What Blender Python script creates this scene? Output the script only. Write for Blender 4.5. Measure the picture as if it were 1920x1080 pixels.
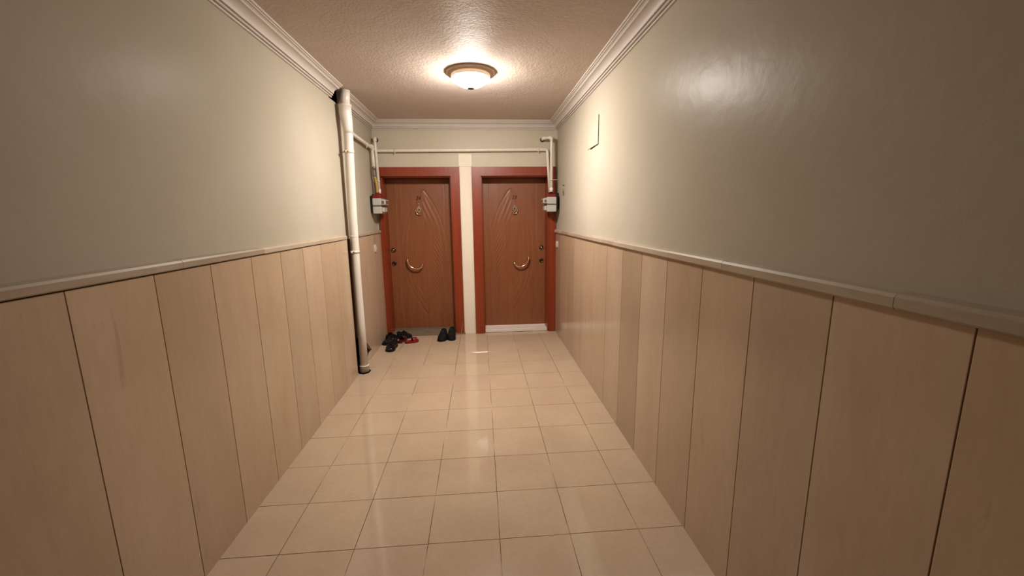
import bpy, bmesh, math, random
from mathutils import Matrix, Vector
random.seed(7)
for o in list(bpy.data.objects): bpy.data.objects.remove(o)
scene = bpy.context.scene
C = scene.collection
PI = math.pi

# ------------------------------------------------------------------ camera
F_PX, PITCH, YAW, ROLL, CAM_H = 763.26, 0.1778, 0.0764, 0.0123, 1.4823
cam_data = bpy.data.cameras.new('camera')
cam_data.sensor_width = 36.0
cam_data.lens = F_PX * 36.0 / 1920.0
cam_data.clip_start = 0.02
cam = bpy.data.objects.new('camera', cam_data); C.objects.link(cam)
_f = Vector((math.sin(YAW) * math.cos(PITCH), math.cos(YAW) * math.cos(PITCH), -math.sin(PITCH)))
_r = Vector((math.cos(YAW), -math.sin(YAW), 0))
_d = _f.cross(_r)
_r2 = math.cos(ROLL) * _r + math.sin(ROLL) * _d
_d2 = -math.sin(ROLL) * _r + math.cos(ROLL) * _d
cam.matrix_world = Matrix(((_r2.x, -_d2.x, -_f.x, 0), (_r2.y, -_d2.y, -_f.y, 0), (_r2.z, -_d2.z, -_f.z, CAM_H), (0, 0, 0, 1)))
scene.camera = cam

# ------------------------------------------------------------------ world, exposure
world = bpy.data.worlds.new('black_surroundings'); scene.world = world  # unseen surroundings kept black beyond the cut-off corridor
world.use_nodes = True
world.node_tree.nodes['Background'].inputs[0].default_value = (1.0, 0.85, 0.68, 1)
world.node_tree.nodes['Background'].inputs[1].default_value = 0.0
vs = scene.view_settings
vs.view_transform = 'Standard'
vs.look = 'None'
vs.gamma = 1.0
vs.use_curve_mapping = False
vs.exposure = 3.58
LAMP_STRENGTH = 38.0
LAMP_COLOR = (1.0, 0.93, 0.85)

# ------------------------------------------------------------------ materials
def srgb(r, g, b):
    def f(c):
        c /= 255.0
        return c / 12.92 if c <= 0.04045 else ((c + 0.055) / 1.055) ** 2.4
    return (f(r), f(g), f(b), 1.0)
ALBEDO = 0.60      # diffuse reflectance relative to the swatch colours below
def sw(r, g, b):
    c = srgb(r, g, b); return (c[0] * ALBEDO, c[1] * ALBEDO, c[2] * ALBEDO, 1.0)

class Mat:
    def __init__(self, name, color, rough=0.5, metallic=0.0, spec=0.5, coat=0.0):
        self.m = bpy.data.materials.new(name); self.m.use_nodes = True
        self.nt = self.m.node_tree; self.n = self.nt.nodes
        self.b = self.n['Principled BSDF']
        self.b.inputs['Base Color'].default_value = color
        self.b.inputs['Roughness'].default_value = rough
        self.b.inputs['Metallic'].default_value = metallic
        self.b.inputs['Specular IOR Level'].default_value = spec
        self.b.inputs['Coat Weight'].default_value = coat
    def node(self, t, **k):
        nd = self.n.new(t)
        for a, v in k.items(): setattr(nd, a, v)
        return nd
    def link(self, a, b): self.nt.links.new(a, b)
    def coords(self, scale=(1, 1, 1), loc=None):
        tc = self.node('ShaderNodeTexCoord'); mp = self.node('ShaderNodeMapping')
        mp.inputs['Scale'].default_value = scale
        self.link(tc.outputs['Object'], mp.inputs['Vector'])
        return mp.outputs['Vector']
    def world_coords(self, scale=(1, 1, 1)):
        g = self.node('ShaderNodeNewGeometry'); mp = self.node('ShaderNodeMapping')
        mp.inputs['Scale'].default_value = scale
        self.link(g.outputs['Position'], mp.inputs['Vector'])
        return mp.outputs['Vector']
    def noise(self, vec, scale, detail=4, rough=0.55, dist=0.0):
        nd = self.node('ShaderNodeTexNoise')
        nd.inputs['Scale'].default_value = scale; nd.inputs['Detail'].default_value = detail
        nd.inputs['Roughness'].default_value = rough; nd.inputs['Distortion'].default_value = dist
        self.link(vec, nd.inputs['Vector'])
        return nd.outputs['Fac']
    def ramp(self, fac, stops):
        r = self.node('ShaderNodeValToRGB')
        e = r.color_ramp.elements
        e[0].position, e[0].color = stops[0]
        e[1].position, e[1].color = stops[-1]
        for p, c in stops[1:-1]:
            x = e.new(p); x.color = c
        self.link(fac, r.inputs['Fac'])
        return r.outputs['Color']
    def mix(self, fac, a, b, blend='MIX'):
        m = self.node('ShaderNodeMix', data_type='RGBA', blend_type=blend)
        for s, v in ((0, fac), (6, a), (7, b)):
            if hasattr(v, 'is_output'): self.link(v, m.inputs[s])
            else: m.inputs[s].default_value = v
        return m.outputs[2]
    def base(self, s): self.link(s, self.b.inputs['Base Color'])
    def bump(self, fac, strength=0.2, dist=0.01):
        b = self.node('ShaderNodeBump')
        b.inputs['Strength'].default_value = strength; b.inputs['Distance'].default_value = dist
        self.link(fac, b.inputs['Height'])
        if self.b.inputs['Normal'].is_linked:
            self.link(self.b.inputs['Normal'].links[0].from_socket, b.inputs['Normal'])
        self.link(b.outputs['Normal'], self.b.inputs['Normal'])

def simple(name, col, rough=0.5, metallic=0.0, spec=0.5, coat=0.0, var=0.12, scale=30, bump=0.0):
    m = Mat(name, col, rough, metallic, spec, coat)
    f = m.noise(m.coords(), scale)
    lo = tuple(c * (1 - var) for c in col[:3]) + (1,); hi = tuple(min(1, c * (1 + var)) for c in col[:3]) + (1,)
    m.base(m.ramp(f, [(0.3, lo), (0.7, hi)]))
    if bump: m.bump(f, bump, 0.003)
    return m.m

def wall_paint(name='cream_satin_paint', spec=0.03, k=1.0):
    m = Mat(name, sw(222, 214, 192), 0.32, 0, spec)
    v = m.world_coords()
    a = m.noise(v, 1.3, 3)
    m.base(m.ramp(a, [(0.3, sw(219 * k, 207 * k, 184 * k)), (0.7, sw(228 * k, 217 * k, 198 * k))]))
    m.bump(m.noise(v, 5, 3), 0.25, 0.012)
    m.bump(m.noise(v, 120, 2), 0.12, 0.002)
    return m.m
def ceiling_paint():
    m = Mat('stippled_ceiling_paint', sw(214, 198, 180), 0.5, 0, 0.014)
    v = m.world_coords()
    m.base(m.ramp(m.noise(v, 1.1, 3), [(0.3, sw(243, 222, 206)), (0.7, sw(250, 233, 220))]))
    m.bump(m.noise(v, 6, 3), 0.35, 0.012)
    m.bump(m.noise(v, 55, 4, 0.65), 0.5, 0.007)
    return m.m
def marble(name, a, b, c, rough=0.28, axis='z', streak=1.0):
    m = Mat(name, a, rough, 0, 0.5)
    oi = m.node('ShaderNodeObjectInfo')
    g = m.node('ShaderNodeNewGeometry')
    add = m.node('ShaderNodeVectorMath', operation='ADD')
    sc = m.node('ShaderNodeVectorMath', operation='SCALE'); sc.inputs['Scale'].default_value = 37.0
    cmb = m.node('ShaderNodeCombineXYZ')
    for i in range(3): m.link(oi.outputs['Random'], cmb.inputs[i])
    m.link(cmb.outputs[0], sc.inputs[0]); m.link(g.outputs['Position'], add.inputs[0]); m.link(sc.outputs[0], add.inputs[1])
    mp = m.node('ShaderNodeMapping'); m.link(add.outputs[0], mp.inputs['Vector'])
    mp.inputs['Scale'].default_value = {'z': (2.2, 2.2, 0.45), 'y': (9, 1.2, 9), 'n': (3, 3, 3)}[axis]
    f1 = m.noise(mp.outputs[0], 2.2, 5, 0.55, 0.15)
    f2 = m.noise(add.outputs[0], 2.5, 4)
    col = m.ramp(f1, [(0.3, b), (0.5, a), (0.72, c)])
    col = m.mix(0.35, col, m.ramp(f2, [(0.3, b), (0.7, c)]))
    f3 = m.noise(mp.outputs[0], 26, 4, 0.7)
    col = m.mix(0.16 * streak, col, m.ramp(f3, [(0.35, tuple(x * 0.72 for x in b[:3]) + (1,)), (0.65, tuple(min(1, x * 1.15) for x in c[:3]) + (1,))]))
    # tiny dark pits and veins
    vein = m.noise(mp.outputs[0], 7.0, 6, 0.65, 0.5)
    dark = tuple(x * 0.62 for x in b[:3]) + (1,)
    vf = m.ramp(vein, [(0.30, (0.55 * streak,) * 3 + (1,)), (0.36, (0, 0, 0, 1))])
    col = m.mix(vf, col, dark)
    col = m.mix(1.0, col, oi.outputs['Color'], 'MULTIPLY')
    m.base(col)
    m.link(m.ramp(f1, [(0.3, (rough * 1.25,) * 3 + (1,)), (0.7, (rough * 0.85,) * 3 + (1,))]), m.b.inputs['Roughness'])
    m.bump(m.noise(add.outputs[0], 7, 3), 0.12, 0.006)
    return m.m
def tile_mat():
    m = Mat('beige_glazed_tile', sw(206, 176, 146), 0.2, 0, 0.6)
    oi = m.node('ShaderNodeObjectInfo')
    v = m.world_coords()
    f = m.noise(v, 3.2, 6, 0.6)
    f2 = m.noise(v, 40, 4)
    col = m.ramp(f, [(0.3, sw(224, 196, 166)), (0.7, sw(235, 208, 178))])
    col = m.mix(0.12, col, m.ramp(f2, [(0.35, sw(176, 146, 118)), (0.65, sw(222, 194, 164))]))
    col = m.mix(1.0, col, oi.outputs['Color'], 'MULTIPLY')
    m.base(col)
    m.link(m.ramp(m.noise(v, 2.0, 4), [(0.3, (0.05,) * 3 + (1,)), (0.7, (0.12,) * 3 + (1,))]), m.b.inputs['Roughness'])
    m.bump(m.noise(v, 9, 2), 0.10, 0.006)
    return m.m
def grout_mat():
    m = Mat('worn_grout', sw(170, 140, 112), 0.8, 0, 0.2)
    v = m.world_coords()
    m.base(m.ramp(m.noise(v, 2.6, 3, 0.6), [(0.46, sw(70, 48, 32)), (0.54, sw(140, 112, 86)), (0.62, sw(222, 194, 164))]))
    return m.m
def wood(name, a, b, rough, scale, axis=(14, 14, 0.9), bump=0.05, coat=0.0, spec=0.5):
    m = Mat(name, a, rough, 0, spec, coat)
    v = m.coords(axis)
    f = m.noise(v, scale, 6, 0.6, 0.8)
    col = m.ramp(f, [(0.3, b), (0.7, a)])
    m.base(col)
    m.bump(f, bump, 0.002)
    return m.m

M = {}
M['wall'] = wall_paint()
M['wall_matt'] = wall_paint('cream_matt_paint', 0.008, 0.97)
M['wall_end_lit'] = wall_paint('lamp_lit_cream_paint', 0.02, 1.09)  # same cream, lightened to paint the lamplight on the end wall
M['ceiling'] = ceiling_paint()
M['pilaster_lit'] = simple('lamp_lit_paint', srgb(226, 215, 197), 0.5, spec=0.2, var=0.02, scale=5)  # whitened to stand for lamplight on the pilaster and lintel block
M['crown'] = simple('white_plaster_moulding', sw(246, 234, 224), 0.5, spec=0.2, var=0.03, scale=6)
M['panel'] = marble('polished_beige_marble', sw(229, 200, 168), sw(219, 188, 154), sw(237, 210, 180), 0.16, 'z', 0.6)
M['ledge'] = marble('ledge_marble', sw(212, 194, 172), sw(196, 172, 146), sw(226, 212, 194), 0.35, 'y', 0.6)
M['tile'] = tile_mat()
M['grout'] = grout_mat()
M['joint'] = simple('panel_joint_mortar', sw(140, 108, 78), 0.85, spec=0.2, scale=12)
M['frame'] = wood('mahogany_lacquer', sw(170, 72, 34), sw(152, 57, 25), 0.38, 1.6, coat=0.1)
M['leaf'] = wood('walnut_press_door', sw(172, 104, 64), sw(153, 88, 52), 0.42, 2.2, bump=0.1)
M['brass'] = simple('polished_brass', srgb(232, 206, 170), 0.12, 1.0, var=0.06)
M['old_brass'] = simple('aged_brass', srgb(214, 192, 168), 0.25, 1.0, var=0.1)
M['dark_brass'] = simple('dark_lock_metal', srgb(86, 62, 44), 0.35, 0.8)
M['black_hole'] = simple('lock_cavity_black', sw(14, 9, 7), 0.7)
M['number'] = simple('dark_number_metal', sw(70, 30, 12), 0.4, 0.5)
M['sill_grey'] = marble('grey_threshold_stone', sw(150, 132, 110), sw(134, 116, 95), sw(164, 146, 124), 0.35, 'n', 0.5)
M['sill_white'] = marble('white_threshold_marble', srgb(226, 214, 204), srgb(212, 198, 186), srgb(236, 228, 220), 0.3, 'n', 0.5)
M['pvc'] = simple('white_pvc', srgb(214, 206, 196), 0.32, spec=0.5, var=0.04, scale=8)
M['pipe_paint'] = simple('white_painted_steel', srgb(220, 211, 196), 0.3, spec=0.5, var=0.05, scale=20)
M['steel'] = simple('clamp_steel', srgb(150, 140, 128), 0.35, 0.9)
M['clamp'] = simple('painted_clamp', srgb(214, 203, 186), 0.4, spec=0.45)
M['screw'] = simple('dark_screw', srgb(60, 48, 38), 0.5, 0.6)
M['meter'] = simple('grey_white_meter_casing', sw(222, 216, 206), 0.4, spec=0.45, var=0.03)
M['meter_seam'] = simple('meter_seam_grey', sw(112, 106, 98), 0.5)
M['meter_red'] = simple('red_meter_cap', sw(150, 22, 28), 0.4)
M['meter_window'] = simple('meter_dial_glass', sw(120, 112, 104), 0.15)
M['bracket'] = simple('black_steel_bracket', sw(30, 18, 16), 0.5, 0.3)
M['valve'] = simple('grey_valve_metal', srgb(150, 142, 132), 0.35, 0.8)
M['hose'] = simple('yellow_gas_hose', sw(206, 164, 70), 0.45, bump=0.3, scale=60)
M['plastic'] = simple('white_button_plastic', sw(236, 222, 204), 0.3, var=0.03)
M['hole_dark'] = simple('black_unlit_cavity', sw(10, 7, 6), 0.95, spec=0.05)  # black puts the unlit dark of the holes into the colour
M['mortar_shade'] = simple('brown_mortar_with_shade', sw(96, 72, 50), 0.95, spec=0.1, var=0.35, scale=45, bump=0.6)
M['gap'] = simple('painted_shadow_gap', sw(44, 34, 24), 0.9, spec=0.1)  # dark colour painted as the shadow in the hatch's open seam
M['mark'] = simple('faded_brown_marker', sw(104, 70, 48), 0.6, var=0.3, scale=80)
M['chip'] = simple('bare_wood_scratch', sw(226, 190, 160), 0.6)
M['lamp_plate'] = simple('bronze_lamp_plate', sw(236, 206, 178), 0.6, spec=0.1, var=0.05)
mrg = Mat('glowing_frosted_rim', sw(236, 204, 170), 0.4)
mrg.base(mrg.ramp(mrg.noise(mrg.coords(), 20), [(0.3, sw(230, 196, 160)), (0.7, sw(238, 208, 176))]))
mrg.b.inputs['Emission Color'].default_value = (1.0, 0.70, 0.46, 1); mrg.b.inputs['Emission Strength'].default_value = 0.05
M['lamp_ring'] = mrg.m
M['finial'] = simple('grey_finial', srgb(84, 82, 76), 0.6, 0.0, spec=0.2)
M['leather'] = simple('glossy_black_leather', sw(10, 9, 10), 0.14, spec=0.4)
M['sole'] = simple('black_rubber_sole', sw(18, 16, 16), 0.6, spec=0.3)
M['suede'] = simple('matte_black_cloth', sw(17, 15, 17), 0.85, spec=0.2, bump=0.4, scale=200)
M['brown_leather'] = simple('very_dark_brown_leather', sw(22, 15, 14), 0.75, spec=0.2)
M['lining'] = simple('shoe_lining_dark', sw(16, 12, 12), 0.9, spec=0.1)
M['lace'] = simple('black_lace', sw(26, 24, 26), 0.7)
M['red_rubber'] = simple('red_slipper_rubber', sw(150, 30, 28), 0.35)
M['dark_red'] = simple('dark_red_slipper_rubber', sw(92, 18, 18), 0.4)
m = Mat('lit_opal_glass', (1, 1, 1, 1), 0.25)
m.b.inputs['Emission Color'].default_value = LAMP_COLOR + (1,)
tcn = m.node('ShaderNodeTexCoord'); sx = m.node('ShaderNodeSeparateXYZ'); m.link(tcn.outputs['Object'], sx.inputs[0])
mr = m.node('ShaderNodeMapRange'); mr.inputs[1].default_value = -0.045; mr.inputs[2].default_value = -0.105
mr.inputs[3].default_value = LAMP_STRENGTH * 0.42; mr.inputs[4].default_value = LAMP_STRENGTH   # glass is brightest below the bulb
m.link(sx.outputs['Z'], mr.inputs[0]); m.link(mr.outputs[0], m.b.inputs['Emission Strength'])
M['glass'] = m.m

# ------------------------------------------------------------------ mesh helpers
class MB:
    def __init__(self): self.v, self.f, self.smooth = [], [], []
    def add(self, vs_, fs, smooth=False):
        k = len(self.v); self.v += [tuple(p) for p in vs_]
        for f in fs: self.f.append([i + k for i in f]); self.smooth.append(smooth)
        return self
    def box(self, x0, x1, y0, y1, z0, z1, bevel=0.0):
        bm = bmesh.new()
        bmesh.ops.create_cube(bm, size=1)
        for p in bm.verts:
            p.co = ((x0 + x1) / 2 + p.co.x * (x1 - x0), (y0 + y1) / 2 + p.co.y * (y1 - y0), (z0 + z1) / 2 + p.co.z * (z1 - z0))
        if bevel: bmesh.ops.bevel(bm, geom=bm.edges[:], offset=bevel, segments=2, profile=0.5, affect='EDGES')
        bm.verts.index_update()
        self.add([p.co[:] for p in bm.verts], [[p.index for p in f.verts] for f in bm.faces])
        bm.free(); return self
    def prism(self, poly, axis, a, b):
        # poly of 2-D points, extruded along axis index from a to b
        o = [i for i in range(3) if i != axis]
        def P(p, t):
            r = [0, 0, 0]; r[o[0]], r[o[1]] = p; r[axis] = t; return r
        n = len(poly)
        self.add([P(p, a) for p in poly] + [P(p, b) for p in poly],
                 [list(range(n)), list(range(2 * n - 1, n - 1, -1))] + [[i, (i + 1) % n, n + (i + 1) % n, n + i] for i in range(n)])
        return self
    def tube(self, pts, rad, seg=16, caps=True, smooth=True):
        pts = [Vector(p) for p in pts]; n = len(pts)
        if not hasattr(rad, '__len__'): rad = [rad] * n
        up = None; rings = []
        for i in range(n):
            t = (pts[min(i + 1, n - 1)] - pts[max(i - 1, 0)]).normalized()
            if up is None:
                up = Vector((0, 0, 1)) if abs(t.z) < 0.9 else Vector((1, 0, 0))
            a = (up - t * up.dot(t)).normalized(); up = a
            b = t.cross(a)
            rings.append([pts[i] + (a * math.cos(2 * PI * k / seg) + b * math.sin(2 * PI * k / seg)) * rad[i] for k in range(seg)])
        vs_ = [p for r in rings for p in r]
        fs = [[i * seg + k, i * seg + (k + 1) % seg, (i + 1) * seg + (k + 1) % seg, (i + 1) * seg + k] for i in range(n - 1) for k in range(seg)]
        self.add(vs_, fs, smooth)
        if caps:
            self.add(rings[0], [list(range(seg - 1, -1, -1))]); self.add(rings[-1], [list(range(seg))])
        return self
    def lathe(self, prof, center=(0, 0, 0), axis=(0, 0, 1), seg=32, smooth=True):
        # prof: (radius, height along axis)
        ax = Vector(axis).normalized(); u = ax.orthogonal().normalized(); w = ax.cross(u); c = Vector(center)
        vs_ = [c + ax * h + (u * math.cos(2 * PI * k / seg) + w * math.sin(2 * PI * k / seg)) * r for r, h in prof for k in range(seg)]
        n = len(prof)
        self.add(vs_, [[i * seg + k, i * seg + (k + 1) % seg, (i + 1) * seg + (k + 1) % seg, (i + 1) * seg + k] for i in range(n - 1) for k in range(seg)], smooth)
        return self
    def mesh(self, name, mat):
        me = bpy.data.meshes.new(name)
        me.from_pydata(self.v, [], self.f)
        me.polygons.foreach_set('use_smooth', self.smooth)
        bm = bmesh.new(); bm.from_mesh(me)
        bmesh.ops.remove_doubles(bm, verts=bm.verts, dist=1e-6)
        bmesh.ops.recalc_face_normals(bm, faces=bm.faces)
        bm.to_mesh(me); bm.free()
        me.materials.append(mat); me.update()
        return me
    def build(self, name, mat, parent=None):
        return link(name, self.mesh(name, mat), parent)

def link(name, me, parent=None, loc=(0, 0, 0)):
    o = bpy.data.objects.new(name, me); C.objects.link(o); o.location = loc
    if parent:
        o.parent = parent
    return o
def empty(name, loc=(0, 0, 0), rz=0.0):
    o = bpy.data.objects.new(name, None); C.objects.link(o); o.location = loc; o.rotation_euler = (0, 0, rz)
    o.empty_display_size = 0.05
    return o
def tag(o, label, cat, group=None, kind=None):
    o['label'] = label; o['category'] = cat
    if group: o['group'] = group
    if kind: o['kind'] = kind
    return o
def arc_corner(pts, r, n=6):
    # round the corners of a polyline
    pts = [Vector(p) for p in pts]; out = [pts[0]]
    for i in range(1, len(pts) - 1):
        a = (pts[i - 1] - pts[i]); b = (pts[i + 1] - pts[i])
        d = min(r, a.length * 0.49, b.length * 0.49); a.normalize(); b.normalize()
        p0, p2 = pts[i] + a * d, pts[i] + b * d
        for k in range(n + 1):
            t = k / n
            out.append((1 - t) ** 2 * p0 + 2 * t * (1 - t) * pts[i] + t * t * p2)
    out.append(pts[-1]); return out

# ------------------------------------------------------------------ dimensions (metres)
XL, XR = -1.215, 0.952            # plaster planes
PL, PR = -1.184, 0.934            # marble faces
YB, Y0 = 5.04, -0.9               # end wall, shell cut open behind the viewer to lessen bounced light
ZC = 2.56                         # ceiling
DADO = 1.283

# ------------------------------------------------------------------ floor
floor = MB().box(XL - 0.12, XR + 0.12, Y0, YB + 0.4, -0.12, -0.0012).build('floor', M['grout'])
tag(floor, 'glossy beige square floor tiles of the hallway', 'floor', kind='structure')
T, GX, GY = 0.33, 0.0561, 1.6574
def tile_mesh(w, d):
    g, ch = 0.0013, 0.0003
    m_ = MB()
    x, y, zt = w / 2 - g, d / 2 - g, 0.0
    v = [(-x, -y, -0.008), (x, -y, -0.008), (x, y, -0.008), (-x, y, -0.008),
         (-x, -y, zt - ch), (x, -y, zt - ch), (x, y, zt - ch), (-x, y, zt - ch),
         (-x + ch, -y + ch, zt), (x - ch, -y + ch, zt), (x - ch, y - ch, zt), (-x + ch, y - ch, zt)]
    f = [[3, 2, 1, 0], [8, 9, 10, 11]]
    for k in range(4):
        j = (k + 1) % 4
        f += [[k, j, 4 + j, 4 + k], [4 + k, 4 + j, 8 + j, 8 + k]]
    m_.add(v, f); return m_.mesh('tile', M['tile'])
xs = [PL - 0.02] + [GX + k * T for k in range(-3, 3)] + [PR + 0.018]
ys = [GY + k * T for k in range(-7, 11)] + [YB + 0.0]
ys = [y for y in ys if y < YB - 0.02] + [YB]
tm = {}
for i in range(len(xs) - 1):
    for j in range(len(ys) - 1):
        w, d = round(xs[i + 1] - xs[i], 4), round(ys[j + 1] - ys[j], 4)
        if (w, d) not in tm: tm[(w, d)] = tile_mesh(w, d)
        o = link('tile', tm[(w, d)], floor, ((xs[i] + xs[i + 1]) / 2, (ys[j] + ys[j + 1]) / 2, random.uniform(0, 0.0004)))
        o.rotation_euler = (random.gauss(0, 0.0007), random.gauss(0, 0.0007), 0)
        s = random.uniform(0.955, 1.0); o.color = (s, s * random.uniform(0.985, 1.0), s * random.uniform(0.97, 1.0), 1)

# broken mortar around the waste pipe, its black painting the floor hole's dark
mb = MB()
ring = []
for k in range(26):
    a = 2 * PI * k / 26; r = 0.052 + 0.012 * random.random() + (0.012 if 1.2 < a < 2.4 else 0)
    ring.append((-1.149 + r * math.cos(a) * 0.95, 3.85 + r * math.sin(a) * 1.15))
mb.prism(ring, 2, -0.004, 0.0016)
mb.build('floor_hole', M['hole_dark'], floor)

# ------------------------------------------------------------------ ceiling
ceil = MB().box(XL - 0.15, XR + 0.15, Y0, YB + 0.15, ZC, ZC + 0.12).build('ceiling', M['ceiling'])
tag(ceil, 'stippled pinkish cream ceiling', 'ceiling', kind='structure')

# ------------------------------------------------------------------ walls
HOLES = [(3.775, 4.285, 0.0, 0.33), (3.69, 3.90, 2.455, ZC)]
def wall_cells(mb_, ys_, zs_, x0, x1, holes):
    for a, b in zip(ys_, ys_[1:]):
        for c, d in zip(zs_, zs_[1:]):
            if any(a >= h[0] - 1e-6 and b <= h[1] + 1e-6 and c >= h[2] - 1e-6 and d <= h[3] + 1e-6 for h in holes): continue
            mb_.box(x0, x1, a, b, c, d)
mb = MB()
wall_cells(mb, [Y0, 3.69, 3.775, 3.90, 4.285, YB + 0.15], [-0.1, 0.0, 0.33, 2.455, ZC], XL - 0.10, XL, HOLES)
mb.box(XL - 0.15, XL - 0.10, Y0, YB + 0.15, -0.1, ZC)
wall_left = mb.build('wall_left', M['wall_matt'])
tag(wall_left, 'cream wall with beige marble cladding behind the waste pipe', 'wall', kind='structure')
for h in HOLES:
    c = MB()
    y0, y1, z0, z1 = h; d = XL - 0.098; e = 0.0015
    c.add([(XL - .001, y0 + e, z0 + e), (XL - .001, y1 - e, z0 + e), (XL - .001, y1 - e, z1 - e), (XL - .001, y0 + e, z1 - e), (d, y0 + e, z0 + e), (d, y1 - e, z0 + e), (d, y1 - e, z1 - e), (d, y0 + e, z1 - e)],
          [[4, 5, 6, 7], [0, 1, 5, 4], [1, 2, 6, 5], [2, 3, 7, 6], [3, 0, 4, 7]])
    c.build('cavity', M['hole_dark'], wall_left)

wall_right = MB().box(XR, XR + 0.15, Y0, YB + 0.15, -0.1, ZC).build('wall_right', M['wall'])
tag(wall_right, 'cream wall with beige marble cladding and a small hatch cover', 'wall', kind='structure')

# end wall with two door openings
LI0, LI1, RI0, RI1, DTOP = -1.145, -0.328, 0.026, 0.849, 1.943
mb = MB()
for a, b, c, d in [(XL - 0.15, LI0 - 0.0, -0.1, ZC), (LI1, RI0, -0.1, ZC), (RI1, XR + 0.15, -0.1, ZC), (LI0, LI1, DTOP, ZC), (RI0, RI1, DTOP, ZC)]:
    mb.box(a, b, YB, YB + 0.36, c, d)
wall_back = mb.build('wall_back', M['wall_end_lit'])
tag(wall_back, 'cream end wall holding the two doors', 'wall', kind='structure')
MB().box(-0.232, -0.075, YB - 0.012, YB + 0.01, 2.056, 2.196, 0.002).build('lintel_block', M['pilaster_lit'], wall_back)
MB().box(-0.222, -0.085, YB - 0.006, YB + 0.01, 0.0, 2.056, 0.001).build('pilaster', M['pilaster_lit'], wall_back)

# marble panels
def panel(side, y0, y1, poly=None, tone=1.0):
    g = 0.0014
    x0, x1 = (XL - 0.0, PL) if side < 0 else (PR, XR)
    m_ = MB()
    if poly: m_.prism(poly, 0, x0, x1)
    else: m_.box(x0, x1, y0 + g, y1 - g, 0.0, DADO if side < 0 else DADO - 0.022, 0.0012)
    o = m_.build('panel', M['panel'], wall_left if side < 0 else wall_right)
    t = tone * random.uniform(0.92, 1.04)
    w = 0.965 if tone < 0.9 else 1.0
    o.color = (t, t * w * random.uniform(0.975, 1.0), t * w * random.uniform(0.95, 1.02), 1)
    return o
def joints(side, js):
    w = wall_left if side < 0 else wall_right
    for y in js:
        x0, x1 = (XL, PL - 0.0016) if side < 0 else (PR + 0.0016, XR)
        MB().box(x0, x1, y - 0.0013, y + 0.0013, 0, DADO - 0.03).build('joint', M['joint'], w)
lj = [1.235 - 0.32 * k for k in range(6, 0, -1)] + [1.235, 1.560, 1.876, 2.199, 2.514, 2.823, 3.135, 3.45, 3.758]
for a, b in zip(lj, lj[1:]): panel(-1, a, b)
joints(-1, lj[1:-1])
pz = DADO
panel(-1, 0, 0, [(4.052, 0.335), (4.085, 0.30), (4.10, 0.22), (4.16, 0.175), (4.275, 0.085), (4.245, 0.045), (4.19, 0.0), (4.345, 0.0), (4.345, pz), (4.052, pz)])
panel(-1, 4.345, 4.65); panel(-1, 4.65, 4.905); panel(-1, 4.905, 5.02)
joints(-1, [4.345, 4.65, 4.905])
MB().box(XL, XL + 0.004, 3.758, 4.052, 0.33, DADO).build('mortar_shade_strip', M['mortar_shade'], wall_left)  # mortar brown that also paints the shade between cladding edge and pipe
rj = [0.674 - 0.32 * k for k in range(4, 0, -1)] + [0.674, 0.992, 1.311, 1.638, 1.965, 2.288, 2.610, 2.945, 3.306, 3.657, 3.996, 4.320, 4.690, 5.02]
tones = {2.288: 0.80, 1.965: 1.0, 4.690: 0.80, 4.320: 0.92, 3.996: 0.84, 3.657: 0.99, 1.311: 0.97}
for a, b in zip(rj, rj[1:]): panel(1, a, b, tone=tones.get(a, 1.0))
joints(1, rj[1:-1])

# stone ledges on top of the cladding
def ledge(name, side, segs, label):
    e = empty(name, (PL if side < 0 else PR, 1.0, DADO))
    tag(e, label, 'ledge', kind='structure')
    for a, b in segs:
        m_ = MB()
        if side < 0: prof = [(XL, 1.287), (PL + 0.006, 1.287), (PL + 0.010, 1.291), (PL + 0.010, 1.312), (PL + 0.004, 1.320), (XL, 1.324)]
        else: prof = [(XR, 1.263), (PR - 0.012, 1.263), (PR - 0.017, 1.268), (PR - 0.017, 1.291), (PR - 0.010, 1.299), (XR, 1.303)]
        dz = random.uniform(-0.0012, 0.0012)
        m_.prism([(x - e.location.x, z - e.location.z + dz) for x, z in prof], 1, a + 0.0007 - 1.0, b - 0.0007 - 1.0)
        o = m_.build('ledge_stone', M['ledge'], e)
        t = random.uniform(0.80, 1.12); o.color = (t, t * random.uniform(0.95, 1), t * random.uniform(0.90, 1), 1)
lsegs, y = [], Y0
for L in (0.85, 0.9, 0.85, 0.62, 0.8): lsegs.append((y, y + L)); y += L
lsegs.append((y, 3.735))
lsegs += [(4.07, 4.55), (4.55, 5.018)]
ledge('trim_1', -1, lsegs, 'beige stone ledge capping the cladding beside the waste pipe')
rs = [Y0, 0.1, 0.82, 1.48, 1.93, 2.38, 2.78, 3.02, 3.35, 3.74, 4.25, 4.6, 5.02]
ledge('trim_2', 1, list(zip(rs, rs[1:])), 'beige stone ledge capping the cladding opposite the waste pipe')

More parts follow.
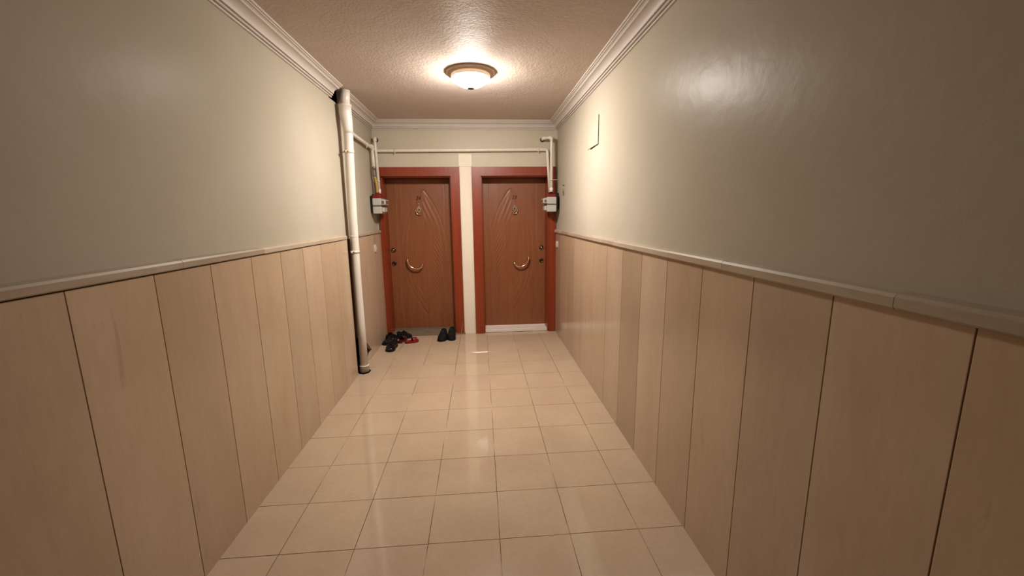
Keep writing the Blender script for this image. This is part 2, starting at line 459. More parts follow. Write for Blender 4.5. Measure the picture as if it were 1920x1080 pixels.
# cornices
PROF = [(0, -0.096), (0.009, -0.096), (0.012, -0.0935), (0.013, -0.089), (0.0115, -0.086), (0.005, -0.0855), (0.005, -0.0815), (0.019, -0.081), (0.022, -0.078), (0.022, -0.071), (0.015, -0.0705), (0.015, -0.0665), (0.027, -0.066)]
for k in range(9):
    a = k / 8 * PI / 2
    PROF.append((0.030 + 0.044 * (1 - math.cos(a)), -0.066 + 0.038 * math.sin(a)))
PROF += [(0.077, -0.0245), (0.077, -0.020), (0.080, -0.0175), (0.084, -0.017), (0.0845, -0.0125), (0.089, -0.0125), (0.0915, -0.0145), (0.095, -0.012), (0.0955, -0.007), (0.100, -0.0068), (0.1035, -0.0085), (0.107, -0.005), (0.108, 0.0), (0, 0)]
def cornice(name, side, runs, label):
    mb_ = None; e = None
    for i, (a, b) in enumerate(runs):
        m_ = MB(); n = len(PROF)
        def P(d, h, t, end):
            if side == 'b':
                x = (XL + d) if end == 0 else (XR - d)
                return (x, YB - d, ZC + h)
            x = XL + d if side == 'l' else XR - d
            yy = t - (d if (end == 1 and t >= YB - 1e-6) else 0)
            return (x, yy, ZC + h)
        v = [P(d, h, a, 0) for d, h in PROF] + [P(d, h, b, 1) for d, h in PROF]
        m_.add(v, [[k, (k + 1) % n, n + (k + 1) % n, n + k] for k in range(n)] + [list(range(n)), list(range(2 * n - 1, n - 1, -1))])
        if i == 0:
            e = m_.build(name, M['crown']); tag(e, label, 'cornice', kind='structure')
        else: m_.build('cornice_piece', M['crown'], e)
cornice('trim_3', 'l', [(Y0, 3.735), (3.905, YB)], 'white plaster cornice broken by the waste pipe')
cornice('trim_4', 'r', [(Y0, YB)], 'white plaster cornice over the wall hatch')
cornice('trim_5', 'b', [(XL, XR)], 'white plaster cornice above the two doors')

# ------------------------------------------------------------------ doors
def door(name, x0, x1, ox0, ox1, hinge, number, label, sill):
    # hinge: -1 hinge on the left, locks right ; +1 the other way round
    cx = (x0 + x1) / 2
    e = empty(name, (cx, YB, 0)); tag(e, label, 'door', kind='structure')
    L = lambda x: x - cx
    fy0, fy1 = -0.030, 0.0
    top = 2.046
    zb = 0.018 if sill == 'grey' else 0.002
    # casing: two jambs and a mitred head
    def casing(poly):
        m_ = MB(); m_.prism(poly, 1, fy0, fy1)
        return m_.build('casing', M['frame'], e)
    casing([(L(ox0), zb), (L(x0), zb), (L(x0), DTOP), (L(ox0), top)])
    casing([(L(x1), zb), (L(ox1), zb), (L(ox1), top), (L(x1), DTOP)])
    casing([(L(ox0) + .0008, top), (L(x0) + .0008, DTOP), (L(x1) - .0008, DTOP), (L(ox1) - .0008, top)])
    # deep lining of the opening with a stop
    D = 0.19; t = 0.012
    for a, b in ((L(x0), L(x0) + t), (L(x1) - t, L(x1))):
        MB().box(a, b, 0.0, D + 0.05, zb, DTOP, 0.001).build('jamb', M['frame'], e)
    MB().box(L(x0), L(x1), 0.0, D + 0.05, DTOP - t, DTOP, 0.001).build('head_jamb', M['frame'], e)
    # leaf with pressed relief
    lw = (x1 - x0) - 2 * t - 0.004; z0, z1 = 0.046, DTOP - t - 0.004
    nx, nz = 110, 250
    s_ = -hinge            # +1: veins on the left half
    m_ = MB(); v = []
    def relief(x, z):
        x *= -hinge        # mirrored so that locks lie on +x
        zb_, zt_ = 0.22, 1.80
        t_ = (z - zb_) / (zt_ - zb_); h = 0.0
        ax = x + 0.045
        if 0 < t_ < 1:
            W = 0.275 * math.sin(PI * t_) ** 0.75
            for fr, am in ((1.0, 0.0032), (0.80, 0.0026)):
                for sg in (-1, 1):
                    dd = (ax - sg * W * fr) / 0.009
                    h -= am * math.exp(-dd * dd)
            s = ax / max(W, 1e-3)
            if -0.98 < s < -0.2 and 0.06 < t_ < 0.72:
                env = math.sin(PI * (s + 0.98) / 0.78) * min(1, (t_ - 0.06) * 9, (0.72 - t_) * 6)
                h += 0.0024 * env * math.sin(2 * PI * (z - ax * 1.9 + 0.5 * ax * ax) / 0.072)
            if 0.15 < s < 0.8 and 0.03 < t_ < 0.30:
                env = min(1, (t_ - 0.03) * 12, (0.30 - t_) * 10)
                h += 0.0016 * env * math.sin(2 * PI * (z * 0.55 - ax) / 0.06)
            if -0.8 < s < 0.1 and 0.72 < t_ < 0.97:
                env = min(1, (t_ - 0.72) * 12, (0.97 - t_) * 20)
                h += 0.0018 * env * math.sin(2 * PI * (z * 0.42 - ax) / 0.055)
        for gx in (0.275, 0.255):
            dd = (x - gx) / 0.006
            if 0.15 < z < 1.86: h -= 0.0024 * math.exp(-dd * dd)
        dd = (x + 0.31) / 0.006
        if 0.15 < z < 1.86: h -= 0.0016 * math.exp(-dd * dd)
        return h
    for j in range(nz + 1):
        for i in range(nx + 1):
            x = -lw / 2 + lw * i / nx; z = z0 + (z1 - z0) * j / nz
            v.append((x, D - relief(x, z), z))
    W1 = nx + 1
    m_.add(v, [[j * W1 + i, j * W1 + i + 1, (j + 1) * W1 + i + 1, (j + 1) * W1 + i] for j in range(nz) for i in range(nx)], True)
    m_.box(-lw / 2, lw / 2, D + 0.006, D + 0.05, z0, z1)
    leaf = m_.build('leaf', M['leaf'], e)
    for a, b, c, d in ((-lw / 2, -lw / 2 + .004, z0, z1), (lw / 2 - .004, lw / 2, z0, z1), (-lw / 2, lw / 2, z0, z0 + .004)):
        MB().box(a, b, D - 0.001, D + 0.006, c, d).build('edge_strip', M['leaf'], leaf)
    lk = -hinge                                 # side of the locks
    # bow handle
    hx0, hz0, hx1, hz1, sag = lk * 0.181, 0.938, lk * -0.003, 0.873, 0.078
    pts = []
    for k in range(25):
        u = k / 24; a = PI * u
        px = hx0 + (hx1 - hx0) * (0.5 - 0.5 * math.cos(a)); pz_ = hz0 + (hz1 - hz0) * u - sag * math.sin(a)
        pts.append((px, D - 0.045 - 0.012 * math.sin(a), pz_))
    m_ = MB().tube(pts, [0.0085 + 0.003 * abs(math.cos(PI * k / 24)) for k in range(25)], 12)
    for px, pz_ in ((hx0, hz0), (hx1, hz1)):
        m_.lathe([(0.0, -0.056), (0.010, -0.054), (0.014, -0.045), (0.012, -0.035), (0.009, -0.022), (0.009, -0.010), (0.017, -0.006), (0.019, 0.0), (0.0, 0.001)], (px, D, pz_), (0, 1, 0), 16)
    m_.build('handle', M['brass'], leaf)
    # door knocker with a viewer
    kx, kz = L(-0.746) if hinge > 0 else L(0.446), 1.554
    m_ = MB()
    m_.prism([(kx, kz + 0.062), (kx + 0.030, kz + 0.012), (kx + 0.022, kz - 0.012), (kx, kz - 0.042), (kx - 0.022, kz - 0.012), (kx - 0.030, kz + 0.012)], 1, D - 0.009, D + 0.002)
    m_.lathe([(0.0, -0.02), (0.006, -0.018), (0.008, -0.012), (0.005, 0.0)], (kx, D, kz + 0.07), (0, 1, 0), 12)
    m_.tube([(kx, D - 0.008, kz + 0.095), (kx, D - 0.008, kz + 0.06)], [0.003, 0.006], 8)
    kn = m_.build('knocker', M['old_brass'], leaf)
    ringp = []
    for k in range(21):
        a = PI * (0.05 + 0.9 * k / 20)
        ringp.append((kx + 0.041 * math.cos(a), D - 0.020, kz + 0.014 - 0.072 * math.sin(a) ** 0.85))
    MB().tube(ringp, 0.0062, 10).build('knocker_ring', M['brass'], leaf)
    MB().lathe([(0.0, -0.014), (0.008, -0.013), (0.009, -0.008), (0.009, 0.0)], (kx, D, kz + 0.004), (0, 1, 0), 14).build('door_viewer', M['black_hole'], leaf)
    # locks
    for z, style in ((1.063, 0), (0.895, 1)):
        lx = L(-1.089) if hinge > 0 else L(0.787)
        MB().lathe([(0.0, -0.004), (0.015, -0.004), (0.018, -0.011), (0.026, -0.010), (0.029, -0.005), (0.030, 0.002)], (lx, D, z), (0, 1, 0), 24).build('lock_rosette', M['dark_brass'], leaf)
        MB().lathe([(0.0, -0.013), (0.009, -0.013), (0.011, -0.010), (0.011, -0.003)], (lx, D, z), (0, 1, 0), 16).build('lock_cylinder', M['old_brass'] if style == 0 else M['black_hole'], leaf)
        MB().box(lx - 0.0016, lx + 0.0016, D - 0.0145, D - 0.012, z - 0.006, z + 0.006).build('keyhole', M['black_hole'], leaf)
    # number
    cu = bpy.data.curves.new('number', 'FONT'); cu.body = number; cu.size = 0.062; cu.extrude = 0.002
    cu.align_x = 'CENTER'; cu.align_y = 'CENTER'; cu.shear = 0.25
    tmp = bpy.data.objects.new('tmp', cu); C.objects.link(tmp)
    dg = bpy.context.evaluated_depsgraph_get(); dg.update()
    me = bpy.data.meshes.new_from_object(tmp.evaluated_get(dg))
    bpy.data.objects.remove(tmp)
    me.transform(Matrix.Translation((kx - 0.006, D - 0.003, 1.698)) @ Matrix.Rotation(PI / 2, 4, 'X'))
    me.materials.clear(); me.materials.append(M['number'])
    link('number', me, leaf)
    # threshold
    if sill == 'grey':
        MB().box(L(ox0) + 0.012, L(ox1) + 0.012, -0.036, D + 0.05, 0.0005, 0.018, 0.002).build('threshold', M['sill_grey'], e)
        MB().box(L(x0) + t, L(x1) - t, D - 0.004, D + 0.05, 0.018, 0.045).build('threshold_step', M['sill_grey'], e)
        # pale scratch on the casing
        MB().prism([(L(-0.268), 0.03), (L(-0.263), 0.03), (L(-0.252), 0.10), (L(-0.245), 0.145), (L(-0.247), 0.145), (L(-0.257), 0.10)], 1, fy0 - 0.0008, fy0 + 0.001).build('scratch', M['chip'], e)
    else:
        MB().box(L(x0) + 0.013, L(x1) - 0.013, 0.012, D + 0.05, 0.0005, 0.038, 0.003).build('threshold', M['sill_white'], e)
        MB().box(L(x0) + t, L(x1) - t, D - 0.002, D + 0.05, 0.038, 0.045).build('threshold_step', M['sill_white'], e)
    return e
door('door_1', LI0, LI1, -1.183, -0.226, +1, '24', 'walnut door in mahogany frame with grey threshold and shoes before it', 'grey')
door('door_2', RI0, RI1, -0.080, 0.932, -1, '23', 'walnut door in mahogany frame with white marble threshold', 'white')

# ------------------------------------------------------------------ ceiling lamp
LX, LY = -0.040, 3.365
lamp = empty('ceiling_lamp', (LX, LY, ZC))
tag(lamp, 'lit round opal glass ceiling lamp on a bronze plate', 'lamp')
MB().lathe([(0.0, -0.001), (0.186, -0.001), (0.187, -0.010), (0.184, -0.016), (0.155, -0.020), (0.146, -0.022), (0.0, -0.024)], seg=64).build('plate', M['lamp_plate'], lamp)
MB().lathe([(0.134, -0.020), (0.148, -0.022), (0.151, -0.032), (0.149, -0.044), (0.144, -0.047), (0.138, -0.044)], seg=64).build('ring', M['lamp_ring'], lamp)
prof = [(0.138, -0.036), (0.136, -0.046)]
for k in range(1, 15):
    a = k / 14 * PI / 2
    prof.append((0.136 * math.cos(a) ** 1.15 if k < 14 else 0.0, -0.046 - 0.068 * math.sin(a) ** 1.1))
MB().lathe(prof, seg=64).build('glass_dome', M['glass'], lamp)
MB().lathe([(0.0, -0.108), (0.022, -0.110), (0.030, -0.115), (0.027, -0.120), (0.014, -0.124), (0.0, -0.126)], seg=24).build('finial', M['finial'], lamp)

# ------------------------------------------------------------------ waste pipe
wp = empty('waste_pipe', (-1.149, 3.85, 0.0))
tag(wp, 'thick white vertical plastic waste pipe strapped to the wall', 'pipe')
def W(x, z, y=3.85): return (x + 1.149, y - 3.85, z)
R_ = 0.038
MB().tube([W(-1.149, 0.0), W(-1.151, 0.5), W(-1.152, 1.0), W(-1.146, 1.5), W(-1.132, 2.0), W(-1.124, 2.25), W(-1.123, 2.27)], R_, 28).build('pipe', M['pvc'], wp)
MB().tube([W(-1.126, 2.20), W(-1.126, 2.24), W(-1.131, 2.30), W(-1.138, 2.36), W(-1.138, 2.425), W(-1.138, 2.4255), W(-1.138, 2.438), W(-1.138, 2.4385)], [0.0395, 0.040, 0.048, 0.052, 0.052, 0.055, 0.055, 0.040], 28).build('offset_fitting', M['pvc'], wp)
MB().tube([W(-1.136, 2.42), W(-1.130, 2.50), W(-1.124, 2.558)], 0.0395, 28).build('upper_pipe', M['pvc'], wp)
MB().tube([W(-1.149, 0.004), W(-1.149, 0.060), W(-1.149, 0.0605), W(-1.149, 0.072), W(-1.149, 0.0725)], [0.0435, 0.0435, 0.046, 0.046, 0.039], 28).build('socket', M['pvc'], wp)
MB().tube([W(-1.150, 1.30), W(-1.150, 1.302), W(-1.150, 1.312), W(-1.150, 1.314)], [0.038, 0.0395, 0.0395, 0.038], 28).build('joint_ring', M['pvc'], wp)
for z, x in ((2.046, -1.131), (1.165, -1.151)):
    c = MB().tube([W(x, z - 0.012), W(x, z - 0.0118), W(x, z + 0.0118), W(x, z + 0.012)], [R_, R_ + 0.0035, R_ + 0.0035, R_], 28).build('clamp', M['clamp'], wp)
    MB().tube([W(x - 0.036, z - 0.002), W(XL + 0.001, z)], 0.0035, 8).build('clamp_stud', M['steel'], c)
    MB().box(*(lambda p: (p[0] - 0.008, p[0] + 0.006, p[1] - 0.062, p[1] - 0.034, p[2] - 0.008, p[2] + 0.008))(W(x - 0.012, z)), 0.002).build('clamp_ear', M['clamp'], c)
    MB().tube([W(x - 0.030, z, 3.800), W(x + 0.006, z, 3.800)], 0.004, 8).build('clamp_bolt', M['screw'], c)

# ------------------------------------------------------------------ gas pipework
GR = 0.0175
def clampset(parent, pts, axis):
    for (x, y_, z), n in pts:
        c = MB().tube([Vector((x, y_, z)) - Vector(axis) * 0.008, Vector((x, y_, z)) + Vector(axis) * 0.008], GR + 0.003, 16).build('clamp', M['clamp'], parent)
        MB().tube([(x, y_, z), (x + n[0], y_ + n[1], z + n[2])], 0.004, 8).build('clamp_stud', M['clamp'], c)
        MB().tube([(x, y_ - 0.002, z - GR), (x, y_ - 0.002, z - GR - 0.018)], 0.005, 8).build('clamp_screw', M['clamp'], c)
gp = empty('gas_pipe', (0, 0, 0)); gp.location = (-0.4, 4.99, 2.22)
tag(gp, 'white gas pipe running above both doors and along the wall', 'pipe')
def G(p): return tuple(Vector(p) - Vector((-0.4, 4.99, 2.22)))
YP = 4.995
run = [(XL + 0.002, 4.06, 2.252), (-1.172, 4.06, 2.252), (-1.172, YP, 2.226), (0.822, YP, 2.240), (0.850, 4.964, 1.742)]
MB().tube([G(p) for p in arc_corner(run, 0.03)], GR, 16).build('pipe', M['pipe_paint'], gp)
MB().tube([G((-1.172, 4.81, 2.248)), G((-1.172, 4.87, 2.246))], GR + 0.004, 16).build('tee', M['pipe_paint'], gp)
MB().tube([G((-1.172, 4.84, 2.247)), G((-1.168, 4.84, 2.02))], GR, 16).build('drop_pipe', M['pipe_paint'], gp)
MB().tube([G((-1.172, 4.84, 2.235)), G((-1.172, 4.84, 2.205))], GR + 0.004, 16).build('tee_collar', M['pipe_paint'], gp)
v_ = MB().tube([G((-1.168, 4.84, 2.03)), G((-1.168, 4.84, 2.012)), G((-1.168, 4.84, 2.010)), G((-1.166, 4.84, 1.945)), G((-1.166, 4.84, 1.943)), G((-1.166, 4.84, 1.928))], [0.021, 0.021, 0.018, 0.018, 0.021, 0.021], 12).build('valve', M['valve'], gp)
MB().box(*(lambda p: (p[0] - 0.004, p[0] + 0.012, p[1] - 0.036, p[1] - 0.014, p[2] - 0.05, p[2] + 0.012))(G((-1.167, 4.84, 1.98))), 0.002).build('valve_lever', M['valve'], v_)
hp = []
for k in range(41):
    u = k / 40
    hp.append(G((-1.166 + 0.022 * u + 0.006 * math.sin(PI * u), 4.84 - 0.01 * u, 1.93 - 0.19 * u)))
MB().tube(hp, [0.0155 + 0.0012 * math.cos(PI * k) for k in range(41)], 14).build('hose', M['hose'], gp)
clampset(gp, [(G((-0.955, YP, 2.2277)), (0, 0.045, 0)), (G((0.715, YP, 2.2393)), (0, 0.045, 0))], (1, 0, 0))
clampset(gp, [(G((-1.172, 4.62, 2.2363)), (-0.043, 0, 0))], (0, 1, 0))

def riser(pts, label, rose):
    p0 = Vector(pts[0])
    e = empty('gas_riser_pipe', p0); tag(e, label, 'pipe', 'gas riser pipes leaving the meters')
    MB().tube([Vector(p) - p0 for p in arc_corner(pts, 0.03)], 0.0165, 16).build('pipe', M['pipe_paint'], e)
    for i in range(1, len(pts) - 1):
        c = Vector(pts[i]) - p0
        a, b = (Vector(pts[i - 1]) - Vector(pts[i])).normalized(), (Vector(pts[i + 1]) - Vector(pts[i])).normalized()
        MB().tube([q_ for q_ in arc_corner([c + a * 0.036, c, c + b * 0.036], 0.03)], 0.0205, 14).build('elbow', M['pipe_paint'], e)
    MB().tube([Vector((0, -0.006, 0)), Vector((0, -0.001, 0))], 0.026, 20).build('wall_sleeve', M['black_hole'], e)
    z = 1.88; x, y_ = pts[-1][0], pts[-1][1]
    sx = XL if x < 0 else XR
    c = MB().tube([Vector((x, y_, z - 0.006)) - p0, Vector((x, y_, z + 0.006)) - p0], 0.019, 14).build('clamp', M['clamp'], e)
    MB().tube([Vector((x, y_, z)) - p0, Vector((sx, y_, z)) - p0], 0.003, 8).build('clamp_stud', M['clamp'], c)
    MB().tube([Vector((x, y_, 1.79)) - p0, Vector((x, y_, 1.742)) - p0], 0.0205, 12).build('union_nut', M['pipe_paint'], e)
riser([(-1.168, YB, 2.352), (-1.160, 4.935, 2.352), (-1.143, 4.92, 1.742)], 'thin white riser pipe beside the yellow hose', 0)
riser([(0.768, YB, 2.356), (0.768, 4.955, 2.362), (0.858, 4.905, 2.360), (0.850, 4.866, 1.742)], 'thin white riser pipe bending out of the wall over the marble threshold door', 1)

# ------------------------------------------------------------------ gas meters
def meter(side, label):
    # local frame: +u away from the wall, y along the wall, base at bottom of casing
    xw = XL if side < 0 else XR
    sg = 1 if side < 0 else -1
    yc, z0 = (4.855 if side < 0 else 4.918), 1.512
    u0, u1 = (0.026, 0.122) if side < 0 else (0.045, 0.158)
    e = empty('gas_meter', (xw, yc, z0)); tag(e, label, 'gas meter', 'gas meters beside the doors')
    def bx(a, b, y0, y1, c, d, bev=0.004):
        xa, xb = sorted((sg * a, sg * b)); return MB().box(xa, xb, y0, y1, c, d, bev)
    hw = 0.108 if side < 0 else 0.094
    bx(u0, u1, -hw, hw, 0.0, 0.082, 0.010).build('lower_casing', M['meter'], e)
    bx(u0, u1, -hw, hw, 0.090, 0.172, 0.010).build('upper_casing', M['meter'], e)
    bx(u0 - 0.002, u1 + 0.003, -hw - 0.003, hw + 0.003, 0.082, 0.090, 0.001).build('seam', M['meter_seam'], e)
    ib = bx(u1 - 0.004, u1 + 0.044, -hw + 0.012, hw - 0.012, 0.098, 0.158, 0.010).build('index_box', M['meter'], e)
    bx(u1 + 0.043, u1 + 0.0465, -hw + 0.04, hw - 0.04, 0.112, 0.144, 0.001).build('dial_window', M['meter_window'], ib)
    bx(u1 + 0.005, u1 + 0.03, -hw + 0.0095, -hw + 0.013, 0.112, 0.142, 0.001).build('side_window', M['meter_window'], ib)
    bx(u1 - 0.003, u1 + 0.026, -hw + 0.03, hw - 0.03, 0.018, 0.070, 0.008).build('lower_boss', M['meter'], e)
    bx(u0 + 0.004, u1 - 0.004, -hw + 0.01, hw - 0.006, 0.172, 0.206, 0.006).build('red_cap', M['meter_red'], e)
    for yy in ((-0.025, 0.065) if side < 0 else (-0.052, 0.046)):
        uu = ((u0 + u1) / 2)
        MB().tube([(sg * uu, yy, 0.204), (sg * uu, yy, 0.216), (sg * uu, yy, 0.2165), (sg * uu, yy, 0.236)], [0.022, 0.022, 0.017, 0.017], 16).build('inlet_nut', M['meter_red'] if side < 0 else M['bracket'], e)
    bx(0.0005, 0.010, 0.0, hw - 0.02, 0.03, 0.22, 0.001).build('bracket_plate', M['bracket'], e)
    bx(0.002, u0 + 0.02, 0.01, 0.03, 0.176, 0.214, 0.001).build('bracket_arm', M['bracket'], e)
    bx(u0 - 0.018, u0 + 0.006, -hw + 0.006, hw - 0.02, 0.012, 0.20, 0.001).build('bracket_spacer', M['bracket'], e)
    return e
meter(-1, 'grey gas meter fed by a yellow hose')
meter(1, 'grey gas meter beside the door with the white marble threshold')

# ------------------------------------------------------------------ small wall fittings
# flush hatch on the wall
hz0, hz1, hy0, hy1 = 2.028, 2.246, 3.306, 3.62
h = empty('wall_hatch', (XR, (hy0 + hy1) / 2, (hz0 + hz1) / 2))
tag(h, 'cream painted square hatch cover with open seam high on the wall', 'hatch')
oy, oz = (hy0 + hy1) / 2, (hz0 + hz1) / 2
MB().box(-0.0045, 0.0, hy0 - oy, hy1 - oy, hz0 - oz, hz1 - oz, 0.001).build('cover', M['wall'], h)
MB().box(-0.0012, 0.0, hy0 - oy - 0.009, hy0 - oy, hz0 - oz - 0.006, hz1 - oz).build('side_seam_shadow', M['gap'], h)
MB().prism([(hy0 - oy - 0.009, hz0 - oz - 0.001), (hy0 - oy - 0.009, hz0 - oz - 0.006), (hy0 - oy + 0.225, hz0 - oz - 0.013), (hy0 - oy + 0.225, hz0 - oz - 0.001)], 0, -0.0016, 0.0).build('bottom_seam_shadow', M['gap'], h)
for yy in (3.565, 3.34):
    MB().lathe([(0.0, -0.0065), (0.007, -0.006), (0.008, -0.004)], (0, yy - oy, 2.056 - oz), (1, 0, 0), 12).build('screw', M['clamp'], h)

# faded stencil marks
mk = empty('wall_marking', (XR, 4.66, 1.75)); tag(mk, 'faded brown vertical marking on the wall by the gas meter', 'marking')
MB().prism([(-0.06, 0.050), (0.035, 0.064), (0.035, 0.052), (-0.055, 0.038)], 0, -0.0012, 0).build('stroke', M['mark'], mk)
MB().prism([(0.020, 0.020), (0.030, 0.020), (0.030, -0.026), (0.018, -0.026)], 0, -0.0008, 0).build('stroke', M['mark'], mk)
MB().prism([(-0.055, 0.012), (-0.048, 0.012), (-0.048, -0.020), (-0.055, -0.020)], 0, -0.0008, 0).build('stroke', M['mark'], mk)
for zc, rr in ((-0.046, 0.015), (-0.022, 0.010)):
    c = [(-0.012 + 3.2 * rr * math.cos(2 * PI * k / 24), zc + rr * math.sin(2 * PI * k / 24)) for k in range(24)]
    d = [(-0.012 + 3.2 * (rr - 0.0055) * math.cos(2 * PI * k / 24), zc + (rr - 0.0055) * math.sin(2 * PI * k / 24)) for k in range(24)]
    m_ = MB(); vv = [(-0.001, *p) for p in c] + [(-0.001, *p) for p in d] + [(0, *p) for p in c] + [(0, *p) for p in d]
    ff = []
    for k in range(24):
        j = (k + 1) % 24
        ff += [[k, j, 24 + j, 24 + k], [k, 48 + k, 48 + j, j], [24 + k, 24 + j, 72 + j, 72 + k]]
    m_.add(vv, ff); m_.build('loop_stroke', M['mark'], mk)

def bell(side, y_, z, hh, hy, label):
    x = PL if side < 0 else PR; sg = 1 if side < 0 else -1
    e = empty('doorbell_button', (x, y_, z)); tag(e, label, 'doorbell', 'doorbell buttons on the marble cladding')
    m_ = MB(); n = 28
    ringsd = [(1.0, 0.0), (1.0, 0.008), (0.9, 0.013), (0.55, 0.015)]
    vv = []
    for s, d in ringsd:
        for k in range(n):
            a = 2 * PI * k / n; ca, sa = math.cos(a), math.sin(a)
            p = 0.6
            vv.append((sg * d, hy * s * abs(ca) ** p * (1 if ca > 0 else -1), hh * s * abs(sa) ** p * (1 if sa > 0 else -1)))
    ff = [[i * n + k, i * n + (k + 1) % n, (i + 1) * n + (k + 1) % n, (i + 1) * n + k] for i in range(3) for k in range(n)] + [[3 * n + k for k in range(n)], list(range(n - 1, -1, -1))]
    m_.add(vv, ff); m_.build('housing', M['plastic'], e)
    MB().lathe([(0.0, 0.0195), (0.008, 0.019), (0.012, 0.017), (0.013, 0.013)], (0, 0, 0), (sg, 0, 0), 18).build('push_button', M['plastic'], e)
bell(-1, 4.715, 1.126, 0.046, 0.036, 'cream doorbell button on the marble beside the grey threshold door')
bell(1, 4.915, 1.122, 0.042, 0.040, 'white oval doorbell button under the marble ledge by the marble threshold door')

# ------------------------------------------------------------------ shoes
def lerp(a, b, t): return a + (b - a) * t
def curve(tbl, u):
    for (u0, v0), (u1, v1) in zip(tbl, tbl[1:]):
        if u <= u1:
            t = (u - u0) / (u1 - u0); t = t * t * (3 - 2 * t); return lerp(v0, v1, t)
    return tbl[-1][1]
def shoe(loc, rz, L, Wd, upper, label, group, high=0.085, laced=True, tongue=True, foot=1):
    # local: +y is the toe, origin under the middle
    e = empty('shoe', loc, rz); tag(e, label, 'shoe', group)
    wid = [(0, 0.42), (0.05, 0.70), (0.25, 0.80), (0.45, 0.80), (0.70, 1.0), (0.88, 0.82), (0.97, 0.45), (1, 0.12)]
    def cxo(u): return foot * 0.010 * math.sin(PI * u)
    # sole
    n = 26; m_ = MB(); rings = []
    out = []
    for i in range(n + 1): u = i / n; out.append((cxo(u) + Wd / 2 * 1.05 * curve(wid, u), -L / 2 + L * u))
    for i in range(n, -1, -1): u = i / n; out.append((cxo(u) - Wd / 2 * 1.05 * curve(wid, u), -L / 2 + L * u))
    m_.prism(out, 2, 0.001, 0.016); m_.prism([(x, y_) for x, y_ in out if y_ < -L * 0.18] , 2, 0.001, 0.026)
    m_.build('sole', M['sole'], e)
    # upper with an open throat
    hgt = [(0, high * 0.95), (0.08, high), (0.30, high * 0.86), (0.48, high * 0.95), (0.62, high * 0.78), (0.80, 0.052), (0.93, 0.042), (1.0, 0.022)]
    st = 34; m_ = MB(); N = 15
    for i in range(st + 1):
        u = i / st; y_ = -L / 2 + L * (0.012 + 0.976 * u)
        w = Wd / 2 * curve(wid, u); h_ = curve(hgt, u); c = cxo(u)
        op = curve([(0, 0.0), (0.05, 0.0), (0.08, 1.0), (0.42, 1.0), (0.56, 0.0), (1, 0.0)], u)
        ring = []
        for k in range(N):
            a = PI * k / (N - 1)
            x = -math.cos(a); z = math.sin(a) ** 0.75
            cx_ = c + w * (abs(x) ** 0.8) * (1 if x > 0 else -1); cz = 0.014 + (h_ - 0.014) * z
            if 4 <= k <= 10:                      # the throat
                q = abs(k - 7)
                tx = {3: 0.62, 2: 0.55, 1: 0.40, 0: 0}[q] * w * (1 if k > 7 else -1)
                tz = {3: h_, 2: h_ * 0.80, 1: 0.030, 0: 0.026}[q]
                cx_ = lerp(cx_, c + tx, op); cz = lerp(cz, tz, op)
            ring.append((cx_, y_, cz))
        rings.append(ring)
    vv = [p for r in rings for p in r]
    m_.add(vv, [[i * N + k, i * N + k + 1, (i + 1) * N + k + 1, (i + 1) * N + k] for i in range(st) for k in range(N - 1)] + [list(range(N)), [st * N + k for k in range(N)][::-1]], True)
    m_.build('upper', upper, e)
    ins = [(cxo(u) + s * Wd / 2 * 0.5 * curve(wid, u), -L / 2 + L * u) for s, us in ((1, [0.08 + 0.045 * k for k in range(9)]), (-1, [0.44 - 0.045 * k for k in range(9)])) for u in us]
    MB().prism(ins, 2, 0.027, 0.031).build('insole', M['lining'], e)
    if tongue:
        tg = []
        for k in range(7):
            u = 0.42 + 0.035 * k; tg.append((cxo(u), -L / 2 + L * u, curve(hgt, u) + 0.014 - 0.002 * k))
        m2 = MB()
        for k in range(6):
            w = 0.018
            a, b = tg[k], tg[k + 1]
            m2.add([(a[0] - w, a[1], a[2]), (a[0] + w, a[1], a[2]), (b[0] + w, b[1], b[2]), (b[0] - w, b[1], b[2]),
                    (a[0] - w, a[1], a[2] - .004), (a[0] + w, a[1], a[2] - .004), (b[0] + w, b[1], b[2] - .004), (b[0] - w, b[1], b[2] - .004)],
                   [[0, 1, 2, 3], [7, 6, 5, 4], [0, 4, 5, 1], [1, 5, 6, 2], [2, 6, 7, 3], [3, 7, 4, 0]])
        m2.build('tongue', upper, e)
    if laced:
        for k in range(4):
            u = 0.53 + 0.05 * k; z = curve(hgt, u) + 0.006; y_ = -L / 2 + L * u
            MB().tube([(cxo(u) - 0.024, y_, z - 0.008), (cxo(u) - 0.012, y_ + 0.004, z + 0.001), (cxo(u) + 0.012, y_ - 0.004, z + 0.001), (cxo(u) + 0.024, y_, z - 0.008)], 0.003, 6).build('lace', M['lace'], e)
    return e
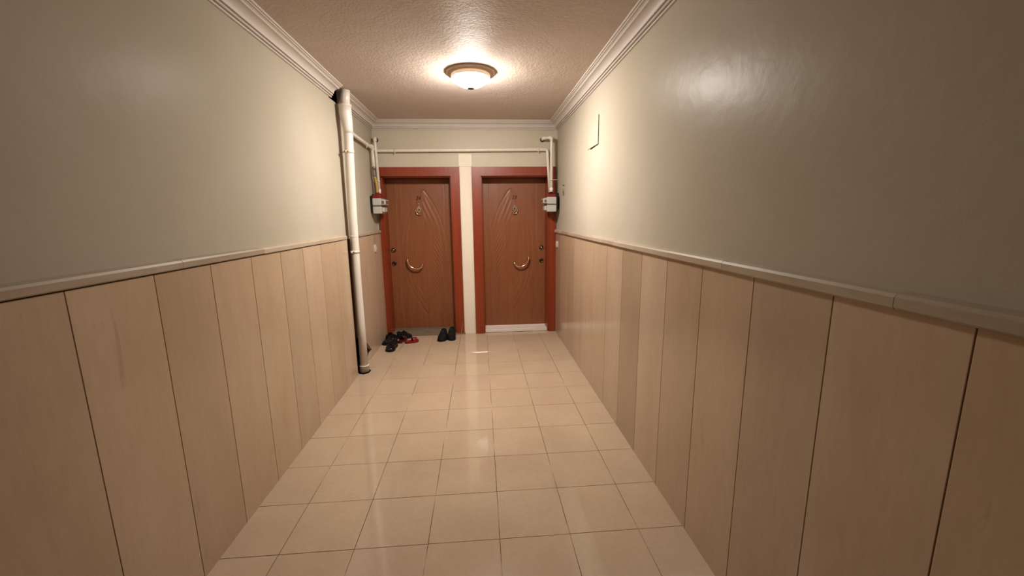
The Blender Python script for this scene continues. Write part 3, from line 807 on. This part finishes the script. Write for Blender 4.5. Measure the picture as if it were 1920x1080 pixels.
def slipper(loc, rz, L, Wd, mat, label, foot):
    e = empty('slipper', loc, rz); tag(e, label, 'slipper', 'red slippers before the door')
    wid = [(0, 0.35), (0.08, 0.70), (0.30, 0.74), (0.68, 1.0), (0.88, 0.85), (0.97, 0.5), (1, 0.2)]
    n = 24; out = []; inn = []
    for s, rng in ((1, range(n + 1)), (-1, range(n, -1, -1))):
        for i in rng:
            u = i / n; out.append((s * Wd / 2 * curve(wid, u) + foot * 0.008 * math.sin(PI * u), -L / 2 + L * u))
    m_ = MB(); k = len(out)
    lay = [(1.0, 0.001), (1.03, 0.012), (1.0, 0.022), (0.92, 0.024), (0.88, 0.019)]
    m_.add([(x * s, y_ * (1 - (1 - s) * 0.5), z) for s, z in lay for x, y_ in out], [[a * k + i, a * k + (i + 1) % k, (a + 1) * k + (i + 1) % k, (a + 1) * k + i] for a in range(4) for i in range(k)] + [[4 * k + i for i in range(k)], list(range(k - 1, -1, -1))])
    m_.build('footbed', mat, e)
    m_ = MB(); N = 13; st = 7; vv = []
    for inner in (0, 1):
        for j in range(st):
            u = 0.50 + 0.36 * j / (st - 1); w = Wd / 2 * curve(wid, u) * 1.02; h_ = (0.056 - 0.012 * j / (st - 1)) - inner * 0.005; w -= inner * 0.004
            for i in range(N):
                a = PI * i / (N - 1)
                vv.append((-math.cos(a) * w + foot * 0.008 * math.sin(PI * u), -L / 2 + L * u, 0.012 + h_ * math.sin(a) ** 0.8))
    ff = []
    for j in range(st - 1):
        for i in range(N - 1):
            for b in (0, st * N): ff.append([b + j * N + i, b + j * N + i + 1, b + (j + 1) * N + i + 1, b + (j + 1) * N + i])
    for i in range(N - 1):
        ff.append([i, i + 1, st * N + i + 1, st * N + i]); q = (st - 1) * N; ff.append([q + i, q + i + 1, st * N + q + i + 1, st * N + q + i])
    m_.add(vv, ff, True); m_.build('strap', mat, e)
    return e
D2R = math.radians
gA, gB, gC = 'glossy black shoes by the wall', 'matte black shoes in the corner', 'dark brown shoes at the threshold'
shoe((-1.092, 4.715, 0), D2R(106), 0.18, 0.092, M['leather'], 'glossy black shoe with its toe against the wall', gA, 0.075, laced=False, foot=-1)
shoe((-1.025, 4.520, 0), D2R(176), 0.235, 0.106, M['leather'], 'glossy black shoe with its toe towards the viewer', gA, 0.090, laced=False, foot=1)
shoe((-1.112, 4.892, 0), D2R(-12), 0.20, 0.098, M['suede'], 'matte black laced shoe nearest the corner', gB, 0.085, foot=-1)
shoe((-0.962, 4.940, 0), D2R(-80), 0.185, 0.090, M['suede'], 'matte black laced shoe behind the dark red slipper', gB, 0.090, foot=1)
slipper((-0.958, 4.792, 0), D2R(-16), 0.17, 0.082, M['dark_red'], 'dark red rubber slipper partly hidden among the black shoes', -1)
slipper((-0.842, 4.745, 0), D2R(-62), 0.165, 0.080, M['red_rubber'], 'bright red rubber slipper lying free on the tiles', 1)
shoe((-0.490, 4.842, 0), D2R(174), 0.25, 0.112, M['brown_leather'], 'dark brown shoe in front of the grey threshold', gC, 0.110, foot=-1)
shoe((-0.371, 4.868, 0), D2R(180), 0.245, 0.106, M['brown_leather'], 'dark brown shoe touching the grey threshold by the casing', gC, 0.120, foot=1)
